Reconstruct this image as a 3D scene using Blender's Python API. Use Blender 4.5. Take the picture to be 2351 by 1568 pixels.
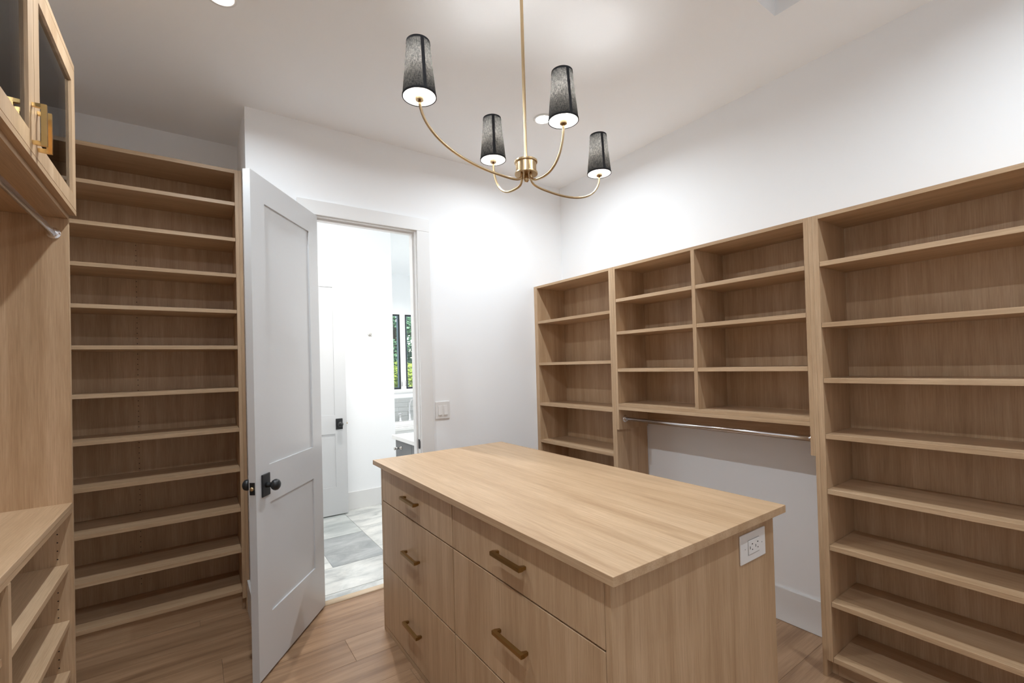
import bpy, bmesh, math, random
from mathutils import Vector, Matrix
for o in list(bpy.data.objects): bpy.data.objects.remove(o)
S = bpy.context.scene
C = S.collection
random.seed(7)
PI = math.pi

# ------------------------------------------------------------------ camera
F, YAW, PITCH, ROLL, CX, CY, CAMZ = 1034.88, .602466751, .0121763835, .0269732569, 1159.848, 825.167, 1.48
cy_, sy_, cp_, sp_, cr_, sr_ = math.cos(YAW), math.sin(YAW), math.cos(PITCH), math.sin(PITCH), math.cos(ROLL), math.sin(ROLL)
fw = Vector((sy_*cp_, cy_*cp_, sp_)); rt = Vector((cy_, -sy_, 0)); dn = fw.cross(rt)
rt2 = cr_*rt + sr_*dn; dn2 = -sr_*rt + cr_*dn
cam = bpy.data.cameras.new('camera'); cam.sensor_width = 36; cam.lens = 36*F/2351
cam.shift_x = (1175.5-CX)/2351; cam.shift_y = (CY-784)/2351; cam.clip_start = .05
co = bpy.data.objects.new('camera', cam); C.objects.link(co)
M = Matrix((rt2, -dn2, -fw)).transposed().to_4x4(); M.translation = (0, 0, CAMZ)
co.matrix_world = M; S.camera = co

# ------------------------------------------------------------------ world, sun, exposure
w = bpy.data.worlds.new('sky'); S.world = w; w.use_nodes = True
nt = w.node_tree; bg = nt.nodes['Background']
sky = nt.nodes.new('ShaderNodeTexSky'); sky.sky_type = 'NISHITA'; sky.sun_disc = False
sky.sun_elevation = math.radians(48); sky.sun_rotation = math.radians(200)
nt.links.new(sky.outputs[0], bg.inputs[0]); bg.inputs[1].default_value = .32
sl = bpy.data.lights.new('sun', 'SUN'); sl.energy = 6.0; sl.angle = .01; sl.color = (1, .95, .86)
so = bpy.data.objects.new('sun', sl); C.objects.link(so); so.location = (0, -4, 9)
so.rotation_euler = (math.radians(42), 0, math.radians(-20))
vs = S.view_settings; vs.view_transform = 'Standard'; vs.look = 'None'; vs.gamma = 1; vs.use_curve_mapping = False
vs.exposure = 0.96
S.cycles.max_bounces = 20; S.cycles.diffuse_bounces = 14; S.cycles.glossy_bounces = 6; S.cycles.transparent_max_bounces = 12
LAMP = dict(down=8.6, bulb=3.0, bath_fill=12)
WARM = (.845, .93, 1.0)

# ------------------------------------------------------------------ materials
def mat(name, color=(.8,.8,.8), rough=.5, metal=0, spec=.5, **kw):
    m = bpy.data.materials.new(name); m.use_nodes = True
    b = m.node_tree.nodes['Principled BSDF']
    b.inputs['Base Color'].default_value = (*color, 1); b.inputs['Roughness'].default_value = rough
    b.inputs['Metallic'].default_value = metal; b.inputs['Specular IOR Level'].default_value = spec
    for k, v in kw.items(): b.inputs[k].default_value = v
    return m
def node(m, t, **kw):
    n = m.node_tree.nodes.new(t)
    for k, v in kw.items(): setattr(n, k, v)
    return n
def link(m, a, b): m.node_tree.links.new(a, b)
def ramp(m, stops):
    r = node(m, 'ShaderNodeValToRGB'); e = r.color_ramp.elements
    while len(e) < len(stops): e.new(.5)
    for el, (p, c) in zip(e, stops): el.position = p; el.color = (*c, 1)
    return r
def coords(m, scale, rand=True):
    tc = node(m, 'ShaderNodeTexCoord'); mp = node(m, 'ShaderNodeMapping'); mp.inputs['Scale'].default_value = scale
    if rand:
        oi = node(m, 'ShaderNodeObjectInfo'); mu = node(m, 'ShaderNodeVectorMath', operation='SCALE')
        mu.inputs[0].default_value = (7.3, 5.1, 9.7); link(m, oi.outputs['Random'], mu.inputs['Scale'])
        ad = node(m, 'ShaderNodeVectorMath', operation='ADD'); link(m, tc.outputs['Object'], ad.inputs[0]); link(m, mu.outputs[0], ad.inputs[1])
        link(m, ad.outputs[0], mp.inputs['Vector'])
    else: link(m, tc.outputs['Object'], mp.inputs['Vector'])
    return mp
def wood(name, axis, cols, rough=.42, spec=.4, bump=.06):
    m = mat(name, cols[1], rough, 0, spec); b = m.node_tree.nodes['Principled BSDF']
    def sc(across, along): s = [across]*3; s['xyz'.index(axis)] = along; return s
    n1 = node(m, 'ShaderNodeTexNoise'); n1.inputs['Scale'].default_value = 1; n1.inputs['Detail'].default_value = 5; n1.inputs['Roughness'].default_value = .6; n1.inputs['Distortion'].default_value = .35
    link(m, coords(m, sc(17, .9)).outputs[0], n1.inputs['Vector'])
    n2 = node(m, 'ShaderNodeTexNoise'); n2.inputs['Scale'].default_value = 1; n2.inputs['Detail'].default_value = 4; n2.inputs['Roughness'].default_value = .7
    link(m, coords(m, sc(230, 7)).outputs[0], n2.inputs['Vector'])
    r1 = ramp(m, [(.3, cols[0]), (.5, cols[1]), (.72, cols[2])]); link(m, n1.outputs['Fac'], r1.inputs[0])
    r2 = ramp(m, [(.3, (.84,.81,.78)), (.62, (1.05,1.05,1.05))]); link(m, n2.outputs['Fac'], r2.inputs[0])
    mx = node(m, 'ShaderNodeMix', data_type='RGBA', blend_type='MULTIPLY'); mx.inputs[0].default_value = 1
    link(m, r1.outputs[0], mx.inputs[6]); link(m, r2.outputs[0], mx.inputs[7]); link(m, mx.outputs[2], b.inputs['Base Color'])
    bp = node(m, 'ShaderNodeBump'); bp.inputs['Strength'].default_value = bump; bp.inputs['Distance'].default_value = .002
    link(m, n2.outputs['Fac'], bp.inputs['Height']); link(m, bp.outputs[0], b.inputs['Normal'])
    return m
OAK = [(.42,.275,.158), (.50,.343,.208), (.58,.413,.265)]
OX, OY, OZ = (wood('oak laminate ' + a, a, OAK) for a in 'xyz')
def wall_mat(name, col, rough=.75, spec=.25):
    m = mat(name, col, rough, 0, spec); b = m.node_tree.nodes['Principled BSDF']
    n = node(m, 'ShaderNodeTexNoise'); n.inputs['Scale'].default_value = 160; n.inputs['Detail'].default_value = 3
    link(m, coords(m, (1,1,1), False).outputs[0], n.inputs['Vector'])
    bp = node(m, 'ShaderNodeBump'); bp.inputs['Strength'].default_value = .03; bp.inputs['Distance'].default_value = .002
    link(m, n.outputs['Fac'], bp.inputs['Height']); link(m, bp.outputs[0], b.inputs['Normal'])
    return m
WALL = wall_mat('white wall paint', (.90,.915,.93)); CEIL = wall_mat('white ceiling paint', (.92,.94,.96), .85)
TRIM = mat('white satin trim paint', (.79,.79,.785), .38, 0, .45)
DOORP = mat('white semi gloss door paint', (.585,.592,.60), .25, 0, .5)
def plank_mat():
    m = wood('oak floor plank', 'x', [(.215,.122,.066), (.345,.212,.122), (.455,.295,.18)], .34, .45, .05)
    nt = m.node_tree; b = nt.nodes['Principled BSDF']; src = b.inputs['Base Color'].links[0].from_socket
    oi = node(m, 'ShaderNodeObjectInfo'); rr = ramp(m, [(0, (.86,.84,.82)), (1, (1.12,1.12,1.12))]); link(m, oi.outputs['Random'], rr.inputs[0])
    mx = node(m, 'ShaderNodeMix', data_type='RGBA', blend_type='MULTIPLY'); mx.inputs[0].default_value = 1
    link(m, src, mx.inputs[6]); link(m, rr.outputs[0], mx.inputs[7])
    vo = node(m, 'ShaderNodeTexVoronoi'); vo.inputs['Scale'].default_value = 1; vo.inputs['Randomness'].default_value = 1
    link(m, coords(m, (1.5, 4.2, 4.2)).outputs[0], vo.inputs['Vector'])
    kr = ramp(m, [(.0, (.16,.11,.085)), (.045, (.42,.34,.28)), (.10, (1,1,1))]); link(m, vo.outputs['Distance'], kr.inputs[0])
    m2 = node(m, 'ShaderNodeMix', data_type='RGBA', blend_type='MULTIPLY'); m2.inputs[0].default_value = .9
    link(m, mx.outputs[2], m2.inputs[6]); link(m, kr.outputs[0], m2.inputs[7]); link(m, m2.outputs[2], b.inputs['Base Color'])
    return m
PLANK = plank_mat()
THRESH = wood('pale threshold wood', 'x', [(.52,.40,.27), (.60,.47,.33), (.66,.53,.39)])
BRASS = mat('brushed brass', (.60,.45,.27), .30, 1); BRASS_D = mat('antique brass pulls', (.33,.205,.075), .36, 1)
BRASS_C = mat('polished brass', (.78,.53,.22), .22, 1)
CHROME = mat('chrome', (.88,.88,.90), .2, 1); NICKEL = mat('polished nickel', (.62,.60,.57), .2, 1)
BLACK = mat('matt black metal', (.016,.017,.019), .38, 0, .5); BLATCH = mat('black latch plate', (.012,.012,.012), .5)
HOLE = mat('dark drilled hole', (.03,.02,.015), .9); GAP = mat('dark cabinet interior', (.05,.035,.025), .9)
PLASTIC = mat('white plastic', (.80,.79,.78), .35); PLASTIC_G = mat('grey shadow gap plastic', (.45,.44,.43), .5)
def glass_mat(name, tint=(.96,.98,.97)):
    m = bpy.data.materials.new(name); m.use_nodes = True; n = m.node_tree.nodes; n.clear()
    out = n.new('ShaderNodeOutputMaterial'); mx = n.new('ShaderNodeMixShader'); tr = n.new('ShaderNodeBsdfTransparent'); gl = n.new('ShaderNodeBsdfGlossy'); fr = n.new('ShaderNodeFresnel')
    tr.inputs[0].default_value = (*tint, 1); gl.inputs['Roughness'].default_value = .01; fr.inputs[0].default_value = 1.5
    for a, b in ((fr.outputs[0], mx.inputs[0]), (tr.outputs[0], mx.inputs[1]), (gl.outputs[0], mx.inputs[2]), (mx.outputs[0], out.inputs[0])): m.node_tree.links.new(a, b)
    return m
GLASS = glass_mat('clear glass')
def emit(name, col, st):
    m = bpy.data.materials.new(name); m.use_nodes = True; n = m.node_tree.nodes; n.clear()
    e = n.new('ShaderNodeEmission'); e.inputs[0].default_value = (*col, 1); e.inputs[1].default_value = st
    m.node_tree.links.new(e.outputs[0], n.new('ShaderNodeOutputMaterial').inputs[0]); return m
LENS = emit('lit lens', (1, .95, .88), 30); BULB = emit('lit bulb', (1, .90, .76), 25)
def shade_mat():
    m = bpy.data.materials.new('charcoal linen shade'); m.use_nodes = True; n = m.node_tree.nodes; n.clear()
    out = n.new('ShaderNodeOutputMaterial'); mx = n.new('ShaderNodeMixShader'); d = n.new('ShaderNodeBsdfDiffuse'); t = n.new('ShaderNodeBsdfTranslucent')
    d.inputs[0].default_value = (.032,.033,.037, 1)
    n1 = n.new('ShaderNodeTexNoise'); n1.inputs['Scale'].default_value = 1; n1.inputs['Detail'].default_value = 4; n1.inputs['Roughness'].default_value = .7
    link(m, coords(m, (110, 110, 900)).outputs[0], n1.inputs['Vector'])
    n2 = n.new('ShaderNodeTexNoise'); n2.inputs['Scale'].default_value = 1; n2.inputs['Detail'].default_value = 3
    link(m, coords(m, (700, 700, 60)).outputs[0], n2.inputs['Vector'])
    mu = node(m, 'ShaderNodeMath', operation='MULTIPLY'); link(m, n1.outputs['Fac'], mu.inputs[0]); link(m, n2.outputs['Fac'], mu.inputs[1])
    r = ramp(m, [(.17, (.009,.0086,.0082)), (.40, (.125,.118,.11))]); link(m, mu.outputs[0], r.inputs[0]); link(m, r.outputs[0], t.inputs[0])
    mx.inputs[0].default_value = .5
    link(m, d.outputs[0], mx.inputs[1]); link(m, t.outputs[0], mx.inputs[2]); link(m, mx.outputs[0], out.inputs[0]); return m
SHADE = shade_mat(); SHADE_TRIM = mat('charcoal shade tape', (.028,.028,.031), .9, 0, .1)
def liner_mat():
    m = bpy.data.materials.new('white shade liner'); m.use_nodes = True; n = m.node_tree.nodes; n.clear()
    out = n.new('ShaderNodeOutputMaterial'); mx = n.new('ShaderNodeMixShader'); d = n.new('ShaderNodeBsdfDiffuse'); t = n.new('ShaderNodeBsdfTransparent')
    d.inputs[0].default_value = (.85,.84,.82,1); mx.inputs[0].default_value = .35
    link(m, d.outputs[0], mx.inputs[1]); link(m, t.outputs[0], mx.inputs[2]); link(m, mx.outputs[0], out.inputs[0]); return m
LINER = liner_mat()
def stone_mat(name, a, b, c, scale, rough=.35):
    m = mat(name, b, rough); bs = m.node_tree.nodes['Principled BSDF']
    n1 = node(m, 'ShaderNodeTexNoise'); n1.inputs['Scale'].default_value = scale; n1.inputs['Detail'].default_value = 9; n1.inputs['Roughness'].default_value = .68; n1.inputs['Distortion'].default_value = .6
    link(m, coords(m, (1, 2.2, 1)).outputs[0], n1.inputs['Vector'])
    r = ramp(m, [(.3, a), (.5, b), (.68, c)]); link(m, n1.outputs['Fac'], r.inputs[0]); link(m, r.outputs[0], bs.inputs['Base Color']); return m
TILE_W = stone_mat('pale marble tile', (.34,.36,.36), (.60,.61,.59), (.74,.74,.71), 3.2)
TILE_G = stone_mat('grey marble tile', (.22,.24,.245), (.34,.36,.365), (.50,.52,.52), 2.6)
TILE_M = stone_mat('mid grey marble tile', (.30,.33,.33), (.46,.49,.48), (.62,.64,.62), 2.8)
GROUT = mat('light grout', (.62,.62,.60), .8); SUBWAY = mat('glazed grey tile', (.50,.52,.52), .15)
QUARTZ = mat('white quartz', (.86,.86,.85), .12); GREYCAB = mat('grey cabinet paint', (.19,.195,.20), .4)
ACRYL = mat('white acrylic', (.86,.86,.86), .15); WINBLACK = mat('black window frame', (.012,.013,.016), .4); WINBLUE = mat('grey blue window sash', (.17,.23,.28), .35)
def leaf_mat(name, a, b):
    m = mat(name, a, .5); bs = m.node_tree.nodes['Principled BSDF']
    n1 = node(m, 'ShaderNodeTexNoise'); n1.inputs['Scale'].default_value = 4; link(m, coords(m, (1,1,1), False).outputs[0], n1.inputs['Vector'])
    r = ramp(m, [(.35, a), (.65, b)]); link(m, n1.outputs['Fac'], r.inputs[0]); link(m, r.outputs[0], bs.inputs['Base Color'])
    tl = node(m, 'ShaderNodeBsdfTranslucent'); link(m, r.outputs[0], tl.inputs[0]); mx = node(m, 'ShaderNodeMixShader'); mx.inputs[0].default_value = .35
    out = m.node_tree.nodes['Material Output']; link(m, bs.outputs[0], mx.inputs[1]); link(m, tl.outputs[0], mx.inputs[2]); link(m, mx.outputs[0], out.inputs[0]); return m
LEAF1 = leaf_mat('blue green leaves', (.08,.19,.12), (.20,.36,.20)); LEAF2 = leaf_mat('yellow green leaves', (.16,.24,.03), (.36,.42,.07)); BARK = mat('bark', (.09,.06,.04), .9)
GRASS = mat('grass', (.09,.15,.03), .9)

# ------------------------------------------------------------------ helpers
def wloc(o):
    v = Vector((0,0,0))
    while o is not None: v += o.location; o = o.parent
    return v
def obj(name, bm, m, parent=None, loc=None, smooth=False, bevel=0):
    """bm in world coordinates; loc = world origin of the object (default: parent's origin, or 0)"""
    pw = wloc(parent) if parent else Vector((0,0,0)); lw = Vector(loc) if loc is not None else pw
    bmesh.ops.translate(bm, verts=bm.verts, vec=-lw)
    me = bpy.data.meshes.new(name); bm.to_mesh(me); bm.free()
    if smooth:
        for p in me.polygons: p.use_smooth = True
    me.materials.append(m)
    o = bpy.data.objects.new(name, me); C.objects.link(o); o.parent = parent; o.location = lw - pw
    if bevel:
        b = o.modifiers.new('bevel', 'BEVEL'); b.width = bevel; b.segments = 2; b.limit_method = 'ANGLE'
    return o
def copy(o, world, name=None, parent='same'):
    c = o.copy(); C.objects.link(c)
    if parent != 'same': c.parent = parent
    c.location = Vector(world) - (wloc(c.parent) if c.parent else Vector((0,0,0)))
    return c
def box(*bs):
    bm = bmesh.new()
    for b in bs: addbox(bm, *b)
    return bm
def addbox(bm, x0, x1, y0, y1, z0, z1):
    v = [bm.verts.new(p) for p in ((x0,y0,z0),(x1,y0,z0),(x1,y1,z0),(x0,y1,z0),(x0,y0,z1),(x1,y0,z1),(x1,y1,z1),(x0,y1,z1))]
    for f in ((3,2,1,0),(4,5,6,7),(0,1,5,4),(1,2,6,5),(2,3,7,6),(3,0,4,7)): bm.faces.new([v[i] for i in f])
def lathe(prof, seg=28, center=(0,0,0), bm=None, axis=None, closed=False):
    bm = bm or bmesh.new(); rings = []
    R = Vector((0,0,1)).rotation_difference(Vector(axis)).to_matrix() if axis is not None else Matrix.Identity(3)
    for r, z in prof:
        if r < 1e-6: rings.append([bm.verts.new(R @ Vector((0,0,z)) + Vector(center))])
        else: rings.append([bm.verts.new(R @ Vector((r*math.cos(2*PI*k/seg), r*math.sin(2*PI*k/seg), z)) + Vector(center)) for k in range(seg)])
    prs = list(zip(rings, rings[1:]))
    if closed: prs.append((rings[-1], rings[0]))
    for a, b in prs:
        for k in range(seg):
            k2 = (k+1) % seg
            if len(a) == 1 and len(b) == 1: continue
            if len(a) == 1: bm.faces.new((a[0], b[k2], b[k]))
            elif len(b) == 1: bm.faces.new((a[k], a[k2], b[0]))
            else: bm.faces.new((a[k], a[k2], b[k2], b[k]))
    bmesh.ops.recalc_face_normals(bm, faces=bm.faces); return bm
def sweep(pts, r, seg=12, bm=None, up=(0,0,1), ry=None):
    bm = bm or bmesh.new(); pts = [Vector(p) for p in pts]; rings = []; ry = ry or r; prev = None
    for i, p in enumerate(pts):
        t = (pts[min(i+1, len(pts)-1)] - pts[max(i-1, 0)]).normalized()
        if prev is None:
            u = Vector(up); u = (u - t*u.dot(t))
            if u.length < 1e-3: u = Vector((1,0,0)) - t*t.x
        else: u = prev - t*prev.dot(t)
        u.normalize(); prev = u; v = t.cross(u)
        rings.append([bm.verts.new(p + u*ry*math.cos(2*PI*k/seg) + v*r*math.sin(2*PI*k/seg)) for k in range(seg)])
    for a, b in zip(rings, rings[1:]):
        for k in range(seg): bm.faces.new((a[k], a[(k+1) % seg], b[(k+1) % seg], b[k]))
    bm.faces.new(rings[0]); bm.faces.new(rings[-1]); bmesh.ops.recalc_face_normals(bm, faces=bm.faces); return bm
def tag(o, label, cat, group=None):
    o['label'] = label; o['category'] = cat
    if group: o['group'] = group
    return o
def thing(name, loc, label=None, cat=None, group=None):
    o = bpy.data.objects.new(name, None); C.objects.link(o); o.location = loc; o.empty_display_size = .1
    if label: tag(o, label, cat, group)
    return o
def struct(o): o['kind'] = 'structure'; return o
def sroot(name, loc): return struct(thing(name, loc))

# ------------------------------------------------------------------ room shell
XL, XR, YB, ZC = -.80, 2.71, 3.01, 3.04
fl = struct(obj('floor', box((XL-.12, XR+.12, -1.72, 3.0, -.06, -.0125), (XL-.12, .26, 3.0, 3.71, -.06, -.0125)), GAP))
PW = .22; row = 0; y1 = 3.668
mesh_cache = {}
while y1 > -1.6:
    y0 = y1 - PW; yt = min(y1, 3.585); xr = XR if yt < 3.1 else .26
    if y0 < 2.998 < y1 - 1e-3: pass
    x = XL - random.uniform(.2, 1.6)
    ends = []
    fixed = {2.568: [-1.0, .651, 2.5, 9], 2.788: [-1.2, .09, 2.2, 9], 2.348: [-1.0, 1.35, 9], 3.008: [-1.4, 1.25, 9], 3.228: [-1.0, 9], 3.448: [-1.0, .0, 9], 1.468: [-1.0, .9, 9], 1.248: [-1, 1.2, 9], 1.028: [-1, .6, 9]}
    hit = [v for k, v in fixed.items() if abs(y1-k) < .02]
    if hit: ends = hit[0]
    else:
        while x < xr + .1: ends.append(x); x += random.choice([1.5, 1.9, 2.1])
        ends.append(xr + 2)
    for a, b in zip(ends, ends[1:] + [9]):
        a2, b2 = max(a, XL), min(b, xr)
        if b2 - a2 < .03: continue
        g = .0004; bmk = box((a2+g, b2-g, y0+g, yt-g, -.012, 0))
        obj('plank', bmk, PLANK, fl, loc=((a2+b2)/2, (y0+yt)/2, 0), bevel=.0008)
    y1 = y0
struct(obj('wall_back', box((.26, .612, YB, YB+.12, 0, ZC), (1.338, XR+.12, YB, YB+.12, 0, ZC), (.612, 1.338, YB, YB+.12, 2.475, ZC)), WALL))
struct(obj('wall_alcove_back', box((XL-.12, .26, 3.59, 3.71, 0, ZC)), WALL))
struct(obj('wall_alcove_side', box((.26, .38, 3.13, 4.995, 0, ZC)), WALL))
struct(obj('wall_right', box((XR, XR+.12, -1.72, YB, 0, ZC)), WALL))
struct(obj('wall_left', box((XL-.12, XL, -1.72, 3.59, 0, ZC)), WALL))
struct(obj('wall_rear', box((XL, XR, -1.72, -1.6, 0, ZC)), WALL))
# ceiling with a raised well
WX0, WX1, WY0, WY1 = 1.45, 2.207, .25, .96
bmc = box((XL-.12, WX0, -1.72, 7.32, ZC, ZC+.12), (WX1, 3.87, -1.72, 7.32, ZC, ZC+.12), (WX0, WX1, -1.72, WY0, ZC, ZC+.12), (WX0, WX1, WY1, 7.32, ZC, ZC+.12),
    (WX0-.03, WX0, WY0-.03, WY1+.03, ZC+.12, ZC+.42), (WX1, WX1+.03, WY0-.03, WY1+.03, ZC+.12, ZC+.42), (WX0, WX1, WY0-.03, WY0, ZC+.12, ZC+.42), (WX0, WX1, WY1, WY1+.03, ZC+.12, ZC+.42), (WX0-.03, WX1+.03, WY0-.03, WY1+.03, ZC+.42, ZC+.45))
struct(obj('ceiling', bmc, CEIL))
# bathroom shell
struct(obj('wall_bath_middle', box((.38, 1.833, 4.875, 4.995, 0, ZC), (1.713, 1.833, 4.995, 7.2, 0, ZC)), WALL))
struct(obj('wall_bath_side', box((2.05, 2.17, YB+.12, 4.3, 0, ZC), (2.17, 3.87, 4.18, 4.3, 0, ZC), (3.75, 3.87, 4.3, 7.32, 0, ZC)), WALL))
YW = 7.2; WZ0, WZ1 = 1.123, 2.372; W1, W2 = (2.229, 2.829), (2.921, 3.521)
wf = struct(obj('wall_bath_far', box((1.713, W1[0], YW, YW+.12, 0, ZC), (W1[1], W2[0], YW, YW+.12, WZ0, WZ1), (W2[1], 3.75, YW, YW+.12, 0, ZC), (W1[0], W2[1], YW, YW+.12, 0, WZ0), (W1[0], W2[1], YW, YW+.12, WZ1, ZC)), WALL))
for k, (r0, r1) in enumerate(((.60, .672), (.676, .748), (.752, .823), (.827, .898), (.902, .973))):
    x = 1.84 - (.15 if k % 2 else 0)
    while x < 3.74:
        a, b = max(x, 1.834), min(x+.306, 3.745)
        if b - a > .03: obj('wall_tile', box((a+.002, b-.002, YW-.009, YW-.0005, r0, r1)), SUBWAY, wf, loc=((a+b)/2, YW, r0))
        x += .31
fb = struct(obj('floor_bathroom', box((.38, 2.05, 3.05, 4.875, -.06, -.004), (1.833, 3.75, 4.3, 7.2, -.06, -.004), (.632, 1.318, 2.999, 3.05, -.06, -.012)), GROUT))
def tile(x0, x1, y0, y1, m):
    g = .002; obj('floor_tile', box((x0+g, x1-g, y0+g, y1-g, -.004, .0)), m, fb, loc=((x0+x1)/2, (y0+y1)/2, 0))
for x0, x1, y0, y1, m in ((.385, .61, 3.14, 3.545, TILE_M), (.61, 1.235, 3.14, 3.545, TILE_W), (1.235, 1.645, 3.14, 3.66, TILE_W), (1.645, 2.048, 3.14, 3.66, TILE_M),
      (.632, 1.318, 3.053, 3.138, TILE_W),
      (.385, .825, 3.545, 4.17, TILE_W), (.825, 1.235, 3.545, 4.17, TILE_G), (1.235, 1.645, 3.66, 4.28, TILE_W), (1.645, 2.048, 3.66, 4.28, TILE_G),
      (.385, .825, 4.17, 4.58, TILE_G), (.825, 1.235, 4.17, 4.78, TILE_M), (.385, .825, 4.58, 4.874, TILE_W), (.825, 1.235, 4.78, 4.874, TILE_W), (1.235, 1.645, 4.28, 4.874, TILE_W), (1.645, 1.83, 4.28, 4.874, TILE_M)):
    tile(x0, x1, y0, y1, m)
for i in range(5):
    for j in range(5):
        x0, y0 = 1.836 + i*.38, 4.302 + j*.58
        tile(x0, min(x0+.38, 3.748), y0, min(y0+.58, 7.198), random.choice((TILE_W, TILE_W, TILE_M, TILE_G)))

# baseboards and casings
struct(obj('baseboard_right', box((XR-.015, XR-.0005, .9285, 2.1295, .001, .186)), TRIM, bevel=.002))
struct(obj('baseboard_back', box((1.418, 2.38, YB-.015, YB-.0005, .001, .186)), TRIM, bevel=.002))
struct(obj('baseboard_corner', box((.247, .528, YB-.015, YB-.0005, .001, .186), (.245, .2595, YB-.015, 3.248, .001, .186)), TRIM))
struct(obj('baseboard_bath', box((1.29, 1.848, 4.86, 4.8745, .001, .184), (1.8335, 1.848, 4.8745, 6.4, .001, .184)), TRIM))
def casing(name, x0, x1, ztop, yf, d, wdt=.10, head=.095, lrev=.004):
    t = sroot(name, ((x0+x1)/2, yf, 0)); s = -1 if d < 0 else 1; a, b = sorted((yf + s*.0005, yf + s*.017))
    obj('side_casing', box((x0-wdt, x0-lrev, a, b, .001, ztop+.004)), TRIM, t, bevel=.002)
    obj('side_casing', box((x1+.004, x1+wdt, a, b, .001, ztop+.004)), TRIM, t, bevel=.002)
    obj('head_casing', box((x0-wdt, x1+wdt, a, b, ztop+.0045, ztop+head)), TRIM, t, bevel=.002)
    return t
OX0, OX1, OZT = .632, 1.318, 2.456
tr = casing('trim_1', OX0, OX1, OZT, YB, -1, lrev=.036)
obj('jamb', box((.613, OX0, YB, YB+.12, .001, OZT)), TRIM, tr); obj('jamb', box((OX1, 1.337, YB, YB+.12, .001, OZT)), TRIM, tr)
obj('head_jamb', box((.613, 1.337, YB, YB+.12, OZT, 2.474)), TRIM, tr)
obj('door_stop', box((OX0, OX0+.012, YB+.04, YB+.075, .02, OZT-.012)), TRIM, tr); obj('door_stop', box((OX1-.012, OX1, YB+.04, YB+.075, .02, OZT-.012)), TRIM, tr)
obj('head_stop', box((OX0, OX1, YB+.04, YB+.075, OZT-.012, OZT)), TRIM, tr)
sp = obj('strike_plate', box((OX1-.0015, OX1-.0002, YB+.008, YB+.036, .895, .962), (OX1-.003, OX1-.0002, YB+.002, YB+.008, .905, .952)), BLACK, tr); sp['label'] = 'black strike plate'
tb = casing('trim_2', OX0-.02, OX1+.02, OZT+.02, YB+.12, 1, .08)
th = struct(obj('trim_3', sweep([(OX0+.001, 3.028, .0005), (OX1-.001, 3.028, .0005)], .029, 20, ry=.013), THRESH, smooth=True))
tm = sroot('trim_4', (.9, 4.875, 0))
obj('head_casing', box((.40, 1.26, 4.857, 4.8745, 2.44, 2.54)), TRIM, tm); obj('side_casing', box((1.17, 1.26, 4.857, 4.8745, .001, 2.439)), TRIM, tm)

# ------------------------------------------------------------------ two panel doors
def panel_door(name, W, hinge, ang, zb=.012, ztop=2.452, thick=.035, knob_side=1):
    """slab along local +x from the hinge, faces at local y=0 and y=thick"""
    t = sroot(name, (hinge[0], hinge[1], 0)); t.rotation_euler = (0, 0, ang)
    def loc(n, bm, m, p=None, **k):
        p = p or t; o = obj(n, bm, m, None, loc=(0,0,0), **k); o.parent = p; return o
    st = .115; zs = (zb, .292, .828, 1.016, 2.321, ztop); e = .009
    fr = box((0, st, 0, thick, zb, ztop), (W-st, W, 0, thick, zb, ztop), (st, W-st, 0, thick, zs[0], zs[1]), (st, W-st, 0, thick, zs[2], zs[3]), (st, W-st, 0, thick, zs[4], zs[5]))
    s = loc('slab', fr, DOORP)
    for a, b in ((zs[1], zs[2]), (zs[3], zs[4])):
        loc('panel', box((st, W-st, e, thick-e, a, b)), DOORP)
    kx, kz = W-.075, .925
    for sgn, y in ((-1, 0), (1, thick)):
        pl = loc('knob_plate', box((kx-.034, kx+.034, min(y+sgn*.0004, y+sgn*.008), max(y+sgn*.0004, y+sgn*.008), kz-.055, kz+.055)), BLACK, bevel=.004)
        k = lathe([(.0, 0.0), (.014, 0), (.0125, .012), (.011, .022), (.013, .028), (.022, .032), (.0265, .040), (.0275, .047), (.025, .056), (.017, .063), (.0, .066)], 32, (kx, y+sgn*.008, kz), axis=(0, sgn, 0))
        loc('knob', k, BLACK, pl, smooth=True)
    lp = loc('latch_plate', box((W+.0002, W+.002, .005, thick-.005, kz-.029, kz+.029)), BLATCH)
    loc('latch_bolt', lathe([(.0, 0), (.0095, 0), (.0095, .007), (.006, .010), (0, .010)], 20, (W+.002, thick/2, kz), axis=(1,0,0)), mat('worn brass latch', (.55,.42,.25), .4, 1), lp, smooth=True)
    for z in (.25, 1.2, 2.2):
        loc('hinge', lathe([(0, z-.05), (.007, z-.05), (.007, z+.05), (0, z+.05)], 12, (-.004, -.004, 0)), BLACK, smooth=True)
    return t
# closet door swung open: hinge on the left jamb, visible face towards the camera
ux, uy = -.604, -.797
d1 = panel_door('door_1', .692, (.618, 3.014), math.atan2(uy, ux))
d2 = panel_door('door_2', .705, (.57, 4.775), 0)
d2.rotation_euler = (0, 0, 0); d2.location = (.57, 4.763-.0, 0)

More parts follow.
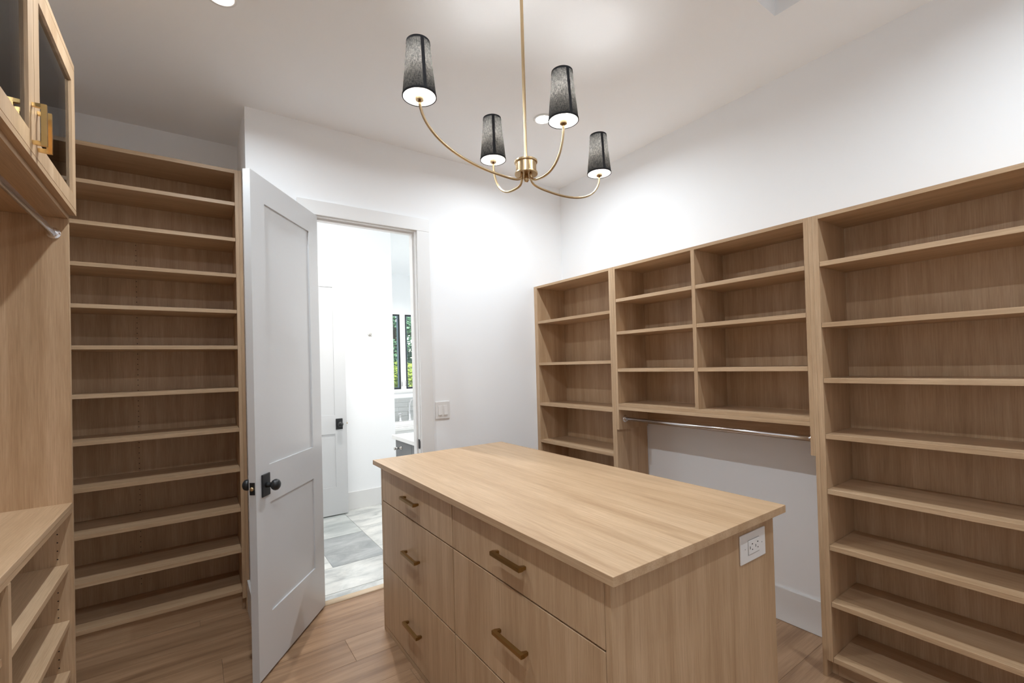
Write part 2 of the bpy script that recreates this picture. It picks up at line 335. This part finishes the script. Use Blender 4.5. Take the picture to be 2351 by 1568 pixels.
# ------------------------------------------------------------------ drawer / door pulls
def pull(bm, a, b, out, half=.0068, stand=.032, big=.0083):
    """square bar pull between a and b (on the face), standing off along 'out'; posts flare towards the bar"""
    a, b, out = Vector(a), Vector(b), Vector(out).normalized(); t = (b-a).normalized(); s = t.cross(out)
    def quadloop(c, ht, hs): return [bm.verts.new(c + t*i*ht + s*j*hs) for i, j in ((-1,-1),(1,-1),(1,1),(-1,1))]
    def loft(q1, q2):
        for k in range(4): bm.faces.new((q1[k], q1[(k+1) % 4], q2[(k+1) % 4], q2[k]))
    for c, sg in ((a, 1), (b, -1)):
        q1 = quadloop(c + t*sg*big, half*.72, half*.72); q2 = [bm.verts.new(c + t*sg*big + out*(stand-.013) + t*i*big + s*j*big*.9) for i, j in ((-1,-1),(1,-1),(1,1),(-1,1))]
        bm.faces.new(q1); loft(q1, q2); bm.faces.new(q2)
    def barloop(c): return [bm.verts.new(c + out*i + s*j) for i, j in ((stand-.013,-big*.9),(stand,-big*.8),(stand,big*.8),(stand-.013,big*.9))]
    q1, q2 = barloop(a), barloop(b); bm.faces.new(q1); bm.faces.new(q2); loft(q1, q2)
    bmesh.ops.recalc_face_normals(bm, faces=bm.faces); return bm

# ------------------------------------------------------------------ island
IX0, IX1, IY0, IY1 = .865, 1.716, .812, 2.541
isl = thing('closet_island', ((IX0+IX1)/2, (IY0+IY1)/2, 0), 'light oak closet island with six drawers, brass pulls and flat overhanging top', 'island')
obj('countertop', box((.839, 1.739, .777, 2.603, .924, .95)), OY, isl, bevel=.001)
obj('end_panel', box((IX0, IX1, IY0, IY0+.020, .001, .9235)), OZ, isl); obj('end_panel', box((IX0, IX1, IY1-.020, IY1, .001, .9235)), OZ, isl)
obj('back_panel', box((IX1-.019, IX1, IY0+.0205, IY1-.0205, .001, .9235)), OZ, isl)
obj('carcass', box((IX0+.024, IX1-.0195, IY0+.0205, IY1-.0205, .03, .923)), GAP, isl)
obj('plinth', box((IX0+.001, IX0+.02, IY0+.0205, IY1-.0205, .001, .024)), OY, isl)
pull_me = None
for (ya, yb) in ((.8345, 1.6735), (1.6795, 2.5185)):
    for (za, zb) in ((.7325, .921), (.381, .7265), (.029, .375)):
        d = obj('drawer', box((IX0, IX0+.021, ya, yb, za, zb)), OZ, isl, loc=(IX0, (ya+yb)/2, (za+zb)/2), bevel=.0012)
        c = d.location + isl.location; ym, zm = (ya+yb)/2, (za+zb)/2
        if pull_me is None:
            p = obj('pull', pull(bmesh.new(), (IX0-.0004, ym-.086, zm), (IX0-.0004, ym+.086, zm), (-1,0,0)), BRASS_D, d); p['label'] = 'antique brass bar pull'; pull_me = p
        else:
            p = pull_me.copy(); C.objects.link(p); p.parent = d
op = obj('outlet_plate', box((1.482, 1.647, IY0-.006, IY0-.0003, .790, .888)), PLASTIC, isl, bevel=.003); op['label'] = 'white double wall outlet mounted sideways'
obj('receptacle', box((1.530, 1.600, IY0-.0085, IY0-.006, .816, .862)), PLASTIC, op, bevel=.001)
obj('receptacle_gap', box((1.5275, 1.6025, IY0-.0065, IY0-.0058, .8135, .8645)), PLASTIC_G, op)
bms = bmesh.new()
for cx in (1.547, 1.583):
    addbox(bms, cx-.0015+.004, cx+.0045+.004, IY0-.0092, IY0-.0084, .8475, .8505); addbox(bms, cx-.0095, cx-.0075, IY0-.0092, IY0-.0084, .834, .843); addbox(bms, cx+.004, cx+.008, IY0-.0092, IY0-.0084, .8285, .8315)
obj('slots', bms, HOLE, op); [obj('screw', box((x, x+.003, IY0-.0072, IY0-.0058, .8375, .8405)), PLASTIC_G, op) for x in (1.5085, 1.6195)]

# ------------------------------------------------------------------ right hand shelving
RX, RB = 2.384, 2.688
def shelves(root, m, x0, x1, y0, y1, tops, th=.022, name='shelf'):
    base = None
    for z in tops:
        if base is None: base = obj(name, box((x0, x1, y0, y1, z-th, z)), m, root, loc=((x0+x1)/2, (y0+y1)/2, z), bevel=.001)
        else: copy(base, ((x0+x1)/2, (y0+y1)/2, z))
t = thing('shelving_tower', (2.545, 2.57, 0), 'narrow oak shelving tower standing in the white wall corner', 'shelving')
obj('filler_strip', box((RX, RB, 2.992, 3.008, .001, 2.135)), OZ, t); obj('side_panel', box((RX, RB, 2.9685, 2.9915, .001, 2.135)), OZ, t)
obj('side_panel', box((RX, RB+.016, 2.1505, 2.169, .001, 2.135)), OZ, t); obj('side_panel', box((RX, RB+.016, 2.1315, 2.150, .001, 2.135)), OZ, t)
obj('top_panel', box((RX, RB, 2.1695, 2.968, 2.117, 2.135)), OY, t); obj('back_panel', box((RB+.0005, RB+.016, 2.1695, 3.008, .001, 2.135)), OZ, t)
shelves(t, OY, RX+.001, RB-.001, 2.170, 2.9675, (1.84, 1.491, 1.154, .846, .598, .348, .10))
obj('toe_kick', box((RX+.05, RX+.066, 2.170, 2.9675, .001, .077)), OY, t)
t = thing('wall_shelf_cabinet', (2.545, 1.53, 1.015), 'oak open cabinet of eight cubbies hung above the hanging rail', 'cabinet')
obj('side_panel', box((RX, RB, 2.1115, 2.1305, 1.015, 2.135)), OZ, t); obj('side_panel', box((RX, RB, .9265, .9455, 1.015, 2.135)), OZ, t)
obj('top_panel', box((RX, RB, .946, 2.111, 2.117, 2.135)), OY, t); obj('bottom_panel', box((RX, RB, .946, 2.111, 1.174, 1.195)), OY, t); obj('bottom_panel', box((RX, RB, .946, 2.111, 1.153, 1.1735)), OY, t)
obj('divider', box((RX, RB, 1.514, 1.536, 1.1955, 2.1165)), OZ, t); obj('back_panel', box((RB+.0005, RB+.016, .9265, 2.1305, 1.153, 2.135)), OZ, t)
obj('cleat', box((RB+.0005, RB+.016, .946, 2.111, 1.03, 1.1525)), OY, t)
shelves(t, OY, RX+.001, RB-.001, 1.5365, 2.1105, (1.911, 1.688, 1.434)); shelves(t, OY, RX+.001, RB-.001, .9465, 1.5135, (1.911, 1.688, 1.434))
NR = -.10
t = thing('shelving_tower', (2.545, .4, 0), 'wide oak shelving tower with eight long shelves beside the bare wall opening', 'shelving')
obj('filler_panel', box((RX, RB+.016, .9085, .926, .001, 2.135)), OZ, t)
obj('side_panel', box((RX, RB, .8845, .908, .0795, 2.135), (RX+.05, RB, .8845, .908, .001, .079)), OZ, t)
obj('side_panel', box((RX, RB+.016, NR-.020, NR, .001, 2.135)), OZ, t)
obj('top_panel', box((RX, RB, NR+.0005, .884, 2.117, 2.135)), OY, t); obj('back_panel', box((RB+.0005, RB+.016, NR+.0005, .908, .001, 2.135)), OZ, t)
shelves(t, OY, RX+.001, RB-.001, NR+.001, .8835, (1.917, 1.635, 1.379, 1.122, .869, .612, .354, .10))
obj('toe_kick', box((RX+.05, RX+.066, NR+.001, .8835, .001, .077)), OY, t)

def rail(label, a, b, r, ry, at):
    t = thing('closet_rail', a, label, 'rail'); a, b = Vector(a), Vector(b); u = (b-a).normalized()
    obj('tube', sweep([a + u*.004, b - u*.004], r, 20, ry=ry), CHROME, t, smooth=True)
    for p, s in ((a, 1), (b, -1)):
        f = obj('end_flange', lathe([(0, .0005), (r+.012, .0005), (r+.012, .003), (r+.005, .005), (r+.005, .018), (0, .018)], 24, p, axis=u*s), CHROME, t, smooth=False)
        obj('screw', lathe([(0, .003), (.004, .003), (.003, .005), (0, .005)], 10, p + Vector((r+.008, 0, 0)), axis=u*s), CHROME, f)
    return t
rail('chrome hanging rail under the open oak cubbies', (2.444, .946, 1.087), (2.444, 2.111, 1.087), .0125, .0125, 0)

# ------------------------------------------------------------------ alcove shelving (behind the door)
t = thing('shelving_tower', (-.27, 3.42, 0), 'tall oak shoe shelving with eleven shelves filling the alcove behind the open door', 'shelving')
TF, TB = 3.25, 3.572
obj('filler_strip', box((.2395, .2575, TF, TB, .001, 2.744)), OZ, t); obj('side_panel', box((.2195, .239, TF, TB, .081, 2.744), (.2195, .239, TF+.045, TB, .001, .0805)), OZ, t)
obj('side_panel', box((-.796, -.777, TF, TB, .001, 2.744)), OZ, t)
obj('top_panel', box((-.7765, .219, TF, TB, 2.722, 2.744)), OX, t)
bk = obj('back_panel', box((-.796, .2575, TB+.0005, TB+.016, .001, 2.744)), OZ, t)
shelves(t, OX, -.776, .2185, TF+.001, TB-.001, (2.541, 2.317, 2.092, 1.8675, 1.6445, 1.382, 1.133, .8855, .6385, .386, .141))
obj('toe_kick', box((-.776, .2185, TF+.043, TF+.06, .001, .118)), OX, t)
def holes(x, y, z0, z1, nrm, parent, axis):
    bm = bmesh.new(); z = z0
    while z < z1:
        lathe([(.0026, 0), (0, .0004)], 8, (x, y, z), bm=bm, axis=axis); z += .032
    o = obj('pin_holes', bm, HOLE, parent); o['kind'] = 'stuff'; return o
holes(-.292, TB-.0001, .2, 2.35, 0, t, (0,-1,0))

# ------------------------------------------------------------------ left side: base cubbies, end panel, glass cabinet
LX, LB, PY = -.405, -.784, 2.43
t = thing('cubby_base', (-.6, 1.7, 0), 'low oak cubby base with open shelves below a long worktop and tall end panel', 'cabinet')
sp_ = obj('end_panel', box((LB, LX, PY, PY+.021, .001, 2.1025)), OZ, t)
obj('worktop', box((LB, LX, .972, PY-.0005, .968, .987)), OY, t, bevel=.001); obj('worktop_build_up', box((LB, LX-.001, .972, PY-.0005, .949, .9675)), OY, t, bevel=.001)
obj('divider', box((LB, LX, 1.692, 1.714, .001, .9485)), OZ, t); obj('side_panel', box((LB, LX, .95, .9715, .001, 2.1025)), OZ, t)
obj('back_panel', box((LB-.014, LB-.0005, .95, PY+.021, .001, 2.1025)), OZ, t)
shelves(t, OY, LB+.001, LX-.012, 1.7145, PY-.001, (.751, .534, .340), .021); shelves(t, OY, LB+.001, LX-.012, .972, 1.6915, (.768, .534, .30), .021)
for a, b in ((.972, 1.6915), (1.7145, PY-.001)):
    obj('bottom_panel', box((LB+.001, LX-.001, a, b, .08, .10)), OY, t); obj('toe_kick', box((LX-.06, LX-.045, a, b, .001, .079)), OY, t)
holes(-.449, PY-.0001, .36, .94, 0, t, (0,-1,0))
cb = thing('glass_door_cabinet', (-.6, 1.7, 2.103), 'oak wall cabinet with glass doors and brass pulls hung above the hanging rail', 'cabinet')
FX = -.384; CT = 2.728
obj('bottom_panel', box((LB, LX-.001, .95, PY+.02, 2.1035, 2.1225)), OY, cb); obj('light_rail', box((LX-.001, FX, .95, PY+.02, 2.1225, 2.1405)), OY, cb)
obj('top_panel', box((LB, FX, .95, PY+.02, 2.706, CT)), OY, cb); obj('back_panel', box((LB-.014, LB-.0005, .95, PY+.02, 2.1035, CT)), OZ, cb)
obj('side_panel', box((LB, LX-.001, PY, PY+.02, 2.123, 2.7055)), OZ, cb); obj('side_panel', box((LB, LX-.001, .95, .9695, 2.123, 2.7055)), OZ, cb)
obj('partition', box((LB, LX-.001, 1.322, 1.341, 2.123, 2.7055)), OZ, cb)
sh = obj('inner_shelf', box((LB+.001, LX-.03, 1.3415, PY-.001, 2.455, 2.475)), OY, cb); obj('inner_shelf', box((LB+.001, LX-.03, .97, 1.3215, 2.455, 2.475)), OY, cb)
DZ0, DZ1 = 2.1425, 2.704
def glass_door(y0, y1, hy, st=.055):
    d = obj('glass_door', box((LX+.0005, FX, y0, y0+st, DZ0, DZ1), (LX+.0005, FX, y1-st, y1, DZ0, DZ1), (LX+.0005, FX, y0+st, y1-st, DZ0, DZ0+st), (LX+.0005, FX, y0+st, y1-st, DZ1-st-.006, DZ1)), OZ, cb, loc=(FX, (y0+y1)/2, DZ0))
    obj('glass_pane', box((LX+.008, LX+.012, y0+st, y1-st, DZ0+st, DZ1-st-.006)), GLASS, d)
    if hy: p = obj('pull', pull(bmesh.new(), (FX+.0004, hy, 2.165), (FX+.0004, hy, 2.289), (1,0,0), big=.006), BRASS_C, d); p['label'] = 'polished brass bar pull'
    hg = obj('hinge', box((LX-.03, LX-.0005, (y1 if hy and hy < (y0+y1)/2 else y0) - .05, (y1 if hy and hy < (y0+y1)/2 else y0) + .0-.022, 2.56, 2.60)), CHROME, d)
glass_door(1.8895, 2.449, 1.917); glass_door(1.334, 1.8865, 1.860); glass_door(.952, 1.331, 1.305)
rail('chrome hanging rail below the glass door cabinet', (-.447, .972, 2.04), (-.447, PY-.0005, 2.04), .0095, .015, 0)

# ------------------------------------------------------------------ light switch
t = thing('light_switch', (1.496, YB, 1.16), 'white double rocker light switch on the wall beside the door casing', 'switch')
pl = obj('wall_plate', box((1.438, 1.554, YB-.007, YB-.0004, 1.096, 1.224)), PLASTIC, t, bevel=.003)
for x in (1.460, 1.504):
    bm = bmesh.new(); f = [(x, YB-.0072, 1.125), (x+.028, YB-.0072, 1.125), (x+.028, YB-.0072, 1.195), (x, YB-.0072, 1.195), (x, YB-.014, 1.126), (x+.028, YB-.014, 1.126), (x+.028, YB-.008, 1.194), (x, YB-.008, 1.194)]
    v = [bm.verts.new(p) for p in f]
    for q in ((0,1,2,3),(4,5,6,7),(0,1,5,4),(1,2,6,5),(2,3,7,6),(3,0,4,7)): bm.faces.new([v[i] for i in q])
    bmesh.ops.recalc_face_normals(bm, faces=bm.faces); obj('rocker', bm, PLASTIC, t)

# ------------------------------------------------------------------ chandelier
AX, AY, AROT = 1.0875, 1.40, .1219
ch = thing('chandelier', (AX, AY, ZC), 'brass four arm chandelier with black linen shades hanging over the island', 'chandelier')
obj('canopy', lathe([(0, ZC-.0005), (.065, ZC-.0005), (.065, ZC-.02), (.055, ZC-.026), (0, ZC-.026)], 40, (AX, AY, 0)), BRASS, ch)
obj('stem', lathe([(.0065, ZC-.026), (.0065, 2.281)], 20, (AX, AY, 0)), BRASS, ch, smooth=True)
obj('stem_coupling', lathe([(0, 2.305), (.0082, 2.305), (.0082, 2.281), (0, 2.281)], 20, (AX, AY, 0)), BRASS, ch)
obj('hub', lathe([(0, 2.281), (.045, 2.281), (.0455, 2.277), (.045, 2.274), (.0405, 2.273), (.0405, 2.236), (.045, 2.235), (.0455, 2.231), (.045, 2.228), (0, 2.228)], 48, (AX, AY, 0)), BRASS, ch)
obj('finial', lathe([(0, 2.2278), (.008, 2.2278), (.008, 2.218), (.0105, 2.216), (.0105, 2.207), (.007, 2.200), (0, 2.198)], 20, (AX, AY, 0)), BRASS, ch, smooth=True)
def bez(p0, p1, p2, p3, n=16):
    return [tuple(((1-t)**3)*a + 3*t*(1-t)**2*b + 3*t*t*(1-t)*c + t**3*d for a, b, c, d in zip(p0, p1, p2, p3)) for t in (i/n for i in range(n+1))]
ZS = 2.352
for k, R in enumerate((.478, .198, .478, .198)):
    a = AROT + k*PI/2; c, s = math.cos(a), math.sin(a)
    def P(r, z): return (AX + c*r, AY + s*r, z)
    low = 2.191 if R > .3 else 2.1905; rl = .15 if R > .3 else .085
    prof = bez((.024, 2.2275), (.026, 2.196), (.045 if R > .3 else .035, low), (rl, low), 12) + bez((rl, low), (rl + (R-rl)*.62, low), (R-.002, low + (ZS-low)*.38), (R, ZS-.005), 20)[1:]
    obj('arm', sweep([P(r, z) for r, z in prof], .0046, 12), BRASS, ch, smooth=True)
    cx_, cy2, _ = P(R, 0)
    obj('arm_cup', lathe([(0, ZS-.006), (.0125, ZS-.006), (.0135, ZS-.002), (.0135, ZS+.002), (0, ZS+.002)], 20, (cx_, cy2, 0)), BRASS, ch)
    obj('candle_sleeve', lathe([(0, ZS+.0022), (.0105, ZS+.0022), (.0105, ZS+.062), (0, ZS+.062)], 20, (cx_, cy2, 0)), mat('cream candle sleeve', (.85,.82,.76), .5), ch, smooth=False)
    obj('bulb', lathe([(0, ZS+.0625), (.008, ZS+.0625), (.014, ZS+.075), (.0165, ZS+.088), (.014, ZS+.103), (.006, ZS+.118), (0, ZS+.122)], 18, (cx_, cy2, 0)), BULB, ch, smooth=True)
    z0, z1, r0, r1 = 2.357, 2.535, .0545, .0375
    sh = obj('lamp_shade', lathe([(r0, z0), (r1, z1)], 56, (cx_, cy2, 0)), SHADE, ch, smooth=True); sh['label'] = 'black linen cone shade'
    obj('shade_liner', lathe([(r0-.0012, z0+.0005), (r1-.0012, z1-.0005)], 48, (cx_, cy2, 0)), LINER, sh, smooth=True)
    def at(z): return r0 + (r1-r0)*(z-z0)/(z1-z0)
    obj('shade_trim', lathe([(at(z0)-.002, z0-.001), (at(z0)+.001, z0-.001), (at(z0+.006)+.001, z0+.006)], 56, (cx_, cy2, 0)), SHADE_TRIM, sh, smooth=True)
    obj('shade_trim', lathe([(at(z1)-.002, z1+.001), (at(z1)+.001, z1+.001), (at(z1-.007)+.001, z1-.007)], 56, (cx_, cy2, 0)), SHADE_TRIM, sh, smooth=True)
    sa = math.atan2(-cy2, -cx_) + (.35, .55, .45, .12)[(k+2) % 4]; bm = bmesh.new(); vv = []
    for z in (z0, z1):
        for da in (-.009, .009):
            r = at(z) + .0011; ang = sa + da/r*.62; vv.append(bm.verts.new((cx_ + r*math.cos(ang), cy2 + r*math.sin(ang), z)))
    bm.faces.new((vv[0], vv[1], vv[3], vv[2])); obj('shade_seam', bm, SHADE_TRIM, sh)
    bms = bmesh.new()
    for j in range(3): sweep([(cx_, cy2, ZS+.058), (cx_ + (at(2.40)-.002)*math.cos(sa+j*2.094), cy2 + (at(2.40)-.002)*math.sin(sa+j*2.094), z0+.012)], .0008, 6, bms)
    obj('shade_spider', bms, NICKEL, sh)
    lp = bpy.data.lights.new('bulb_light', 'POINT'); lp.energy = LAMP['bulb']; lp.color = (.93, .95, .96); lp.shadow_soft_size = .025
    lo = bpy.data.objects.new('bulb_light', lp); C.objects.link(lo); lo.parent = ch; lo.location = Vector((cx_, cy2, ZS+.108)) - ch.location

# ------------------------------------------------------------------ recessed downlights
def downlight(x, y, label, power, size=165, grp='recessed ceiling lights', col=WARM):
    t = thing('recessed_light', (x, y, ZC), label, 'ceiling light', grp)
    obj('trim_ring', lathe([(.046, ZC-.0005), (.062, ZC-.0005), (.060, ZC-.005), (.048, ZC-.006), (.046, ZC-.003)], 40, (x, y, 0)), TRIM, t, smooth=True)
    obj('lens', lathe([(0, ZC-.002), (.0459, ZC-.002)], 32, (x, y, 0)), LENS, t)
    l = bpy.data.lights.new('lamp', 'AREA'); l.shape = 'DISK'; l.size = .05; l.energy = power; l.color = col; l.spread = math.radians(size)
    o = bpy.data.objects.new('lamp', l); C.objects.link(o); o.parent = t; o.location = (0, 0, -.012)
for x, y, lb in ((.11, 2.165, 'round white recessed ceiling light between the glass cabinet and the open door'), (1.85, 2.19, 'round white recessed ceiling light shining beside the chandelier shade'),
                 (.11, .45, 'round white recessed ceiling light near the rear end of the left cabinets'), (1.85, -.15, 'round white recessed ceiling light behind the ceiling well')):
    downlight(x, y, lb, LAMP['down'])

# ------------------------------------------------------------------ bathroom contents
for x, y, lb in ((1.15, 3.95, 'added unseen ceiling light brightening the bathroom above the marble floor by the robe hook'), (2.7, 5.7, 'added unseen ceiling light brightening the bathroom in front of the tub')):
    downlight(x, y, lb, LAMP['bath_fill'], 150, 'added bathroom fill lights', (1, .955, .90))  # both lamps are added, unseen fixtures that brighten the bathroom
t = thing('robe_hook', (1.571, 4.8745, 1.84), 'small polished robe hook on the white bathroom wall', 'hook')
obj('hook_plate', lathe([(0, .0003), (.022, .0003), (.022, .004), (.016, .008), (0, .009)], 24, (1.571, 4.8745, 1.85), axis=(0,-1,0)), NICKEL, t, smooth=True)
obj('hook_arm', sweep([(1.571, 4.866, 1.85), (1.571, 4.845, 1.846), (1.572, 4.828, 1.85), (1.573, 4.822, 1.866)], .006, 10), NICKEL, t, smooth=True)
obj('hook_arm', sweep([(1.571, 4.866, 1.848), (1.574, 4.85, 1.83), (1.577, 4.838, 1.826), (1.578, 4.83, 1.838)], .005, 10), NICKEL, t, smooth=True)
for n, (x0, x1) in (('window_1', W1), ('window_2', W2)):
    t = sroot(n, ((x0+x1)/2, YW+.06, WZ0)); f = .022
    ya, yb, yc, yd = YW+.004, YW+.034, YW+.014, YW+.030
    obj('window_frame', box((x0+.0005, x0+f, ya, yb, WZ0+.0005, WZ1-.0005), (x1-f, x1-.0005, ya, yb, WZ0+.0005, WZ1-.0005), (x0+f, x1-f, ya, yb, WZ0+.0005, WZ0+f), (x0+f, x1-f, ya, yb, WZ1-f, WZ1-.0005)), WINBLACK, t)
    a, b, g = x0+f+.0005, x1-f-.0005, .026
    obj('sash', box((a, a+.012, yc, yd, WZ0+f, WZ1-f), (b-g, b, yc, yd, WZ0+f, WZ1-f), (a+.012, b-g, yc, yd, WZ0+f, WZ0+f+.010), (a+.012, b-g, yc, yd, WZ1-f-.010, WZ1-f)), WINBLUE, t)
    obj('window_pane', box((a+.012, b-g, YW+.020, YW+.024, WZ0+f+.010, WZ1-f-.010)), GLASS, t)
    cx = x1+.012 if n == 'window_1' else x0-.012
    obj('crank', sweep([(cx, YW-.001, WZ0+.05), (cx, YW-.02, WZ0+.06), (cx, YW-.024, WZ0+.14)], .006, 8), NICKEL, t, smooth=True)
struct(obj('trim_5', box((2.18, 3.57, YW-.02, YW-.0005, WZ0-.06, WZ0-.03)), TRIM))
# tub with deck
t = thing('bathtub', (2.79, 6.8, 0), 'white tub in a quartz deck below the bathroom windows', 'bathtub')
obj('deck', box((1.84, 3.745, 6.98, YW-.0095, .56, .60), (1.84, 3.745, 6.30, 6.42, .56, .60), (1.84, 2.05, 6.42, 6.98, .56, .60), (3.5, 3.745, 6.42, 6.98, .56, .60)), QUARTZ, t, bevel=.004)
obj('apron', box((1.84, 3.745, 6.32, 6.34, .001, .5595)), TRIM, t)
bt = bmesh.new(); prev = None
for dx, z in ((0, .602), (.03, .61), (.05, .56), (.10, .25), (.16, .20)):
    q = [bt.verts.new(p) for p in ((2.05+dx, 6.42+dx*.6, z), (3.5-dx, 6.42+dx*.6, z), (3.5-dx, 6.98-dx*.6, z), (2.05+dx, 6.98-dx*.6, z))]
    if prev:
        for k in range(4): bt.faces.new((prev[k], prev[(k+1) % 4], q[(k+1) % 4], q[k]))
    prev = q
bt.faces.new(prev); obj('basin', bt, ACRYL, t)
t = thing('tub_faucet', (2.92, 7.08, .6005), 'tall curved chrome tub faucet with cross handle before the grey wall tile', 'faucet')
obj('spout', sweep(bez((2.925, 7.10, .601), (2.915, 7.10, .80), (2.92, 7.10, .98), (2.98, 7.03, .955), 18) + [(3.0, 7.01, .93)], .013, 14), CHROME, t, smooth=True)
obj('spout_base', lathe([(0, .6005), (.034, .6005), (.034, .61), (.022, .63), (.018, .70), (.013, .72)], 24, (2.925, 7.10, 0)), CHROME, t, smooth=True)
hb_ = obj('handle_base', lathe([(0, .6005), (.032, .6005), (.032, .61), (.020, .63), (.016, .69), (.020, .70), (0, .705)], 24, (2.76, 7.10, 0)), CHROME, t, smooth=True)
obj('cross_handle', sweep([(2.725, 7.10, .725), (2.795, 7.10, .725)], .008, 10, sweep([(2.76, 7.065, .725), (2.76, 7.135, .725)], .008, 10, sweep([(2.76, 7.10, .70), (2.76, 7.10, .745)], .009, 10))), CHROME, hb_, smooth=True)
# vanity
t = thing('vanity', (1.75, 3.5, 0), 'grey bathroom vanity with white quartz top and metal knob beyond the doorway', 'vanity')
obj('quartz_top', box((1.435, 2.045, 3.16, 3.90, .851, .885)), QUARTZ, t, bevel=.002)
obj('cabinet_body', box((1.482, 2.045, 3.165, 3.885, .09, .8505), (1.55, 2.045, 3.165, 3.885, .001, .09)), GREYCAB, t)
for y0, y1 in ((3.527, 3.882), (3.168, 3.523)):
    for z0, z1 in ((.69, .846), (.10, .685)):
        d = obj('drawer_front', box((1.462, 1.4815, y0, y1, z0, z1)), GREYCAB, t, bevel=.002)
        zk = .786 if z0 > .5 else .60; yk = 3.747 if y0 > 3.5 else 3.35
        obj('knob', lathe([(0, 0), (.017, 0), (.017, .004), (.011, .008), (.0085, .022), (.0085, .034), (.013, .038), (.0125, .046), (.008, .054), (.0125, .058), (.0125, .064), (0, .066)], 20, (1.4615, yk, zk), axis=(-1,0,0)), NICKEL, d, smooth=True)

# ------------------------------------------------------------------ outside
struct(obj('ground_outside', box((-10, 24, 7.6, 40, -.45, -.4)), GRASS))
def tree(name, label, x, y, zb, h, rx, rz, n, lm, trunk=True, leaf=.075):
    t = thing(name, (x, y, zb), label, 'tree' if trunk else 'shrub', 'trees outside the bathroom window' if trunk else 'shrubs outside the bathroom window')
    bm = bmesh.new(); cz = zb + h
    def ball(k):
        while True:
            v = Vector((random.uniform(-1,1), random.uniform(-1,1), random.uniform(-1,1)))
            if v.length < 1: return Vector((v.x*rx, v.y*rx, v.z*rz))*k
    clumps = [ball(.74) for _ in range(30)]
    for i in range(n):
        p = Vector((x, y, cz)) + random.choice(clumps) + ball(.24); p.z = max(p.z, zb+.06)
        a = Vector((random.gauss(0,1), random.gauss(0,1), random.gauss(0,.6))).normalized(); b = a.orthogonal().normalized(); s = leaf*random.uniform(.6, 1.3)
        v = [bm.verts.new(q) for q in (p - a*s, p + b*s*.5, p + a*s, p - b*s*.5)]; bm.faces.new(v)
    f = obj('foliage', bm, lm, t); f['kind'] = 'stuff'
    st = sweep([(x, y, zb), (x+.05, y, zb+h*.5), (x-.03, y+.05, zb+h+rz*.3)], .11 if trunk else .03, 8); obj('trunk' if trunk else 'stem', st, BARK, t)
for x, y in ((4.75, 12.6), (1.9, 12.9), (7.7, 12.9)):
    tree('leafy_tree', 'tall leafy blue green tree seen through the bathroom windows', x, y, -.4, 3.0, 1.35, 2.0, 9000, LEAF1)
for x, y in ((4.15, 9.9), (2.1, 9.9), (6.2, 9.9)):
    tree('leafy_shrub', 'yellow green shrub seen low through the bathroom windows', x, y, -.4, 1.15, .93, 1.1, 5000, LEAF2, False, .05)
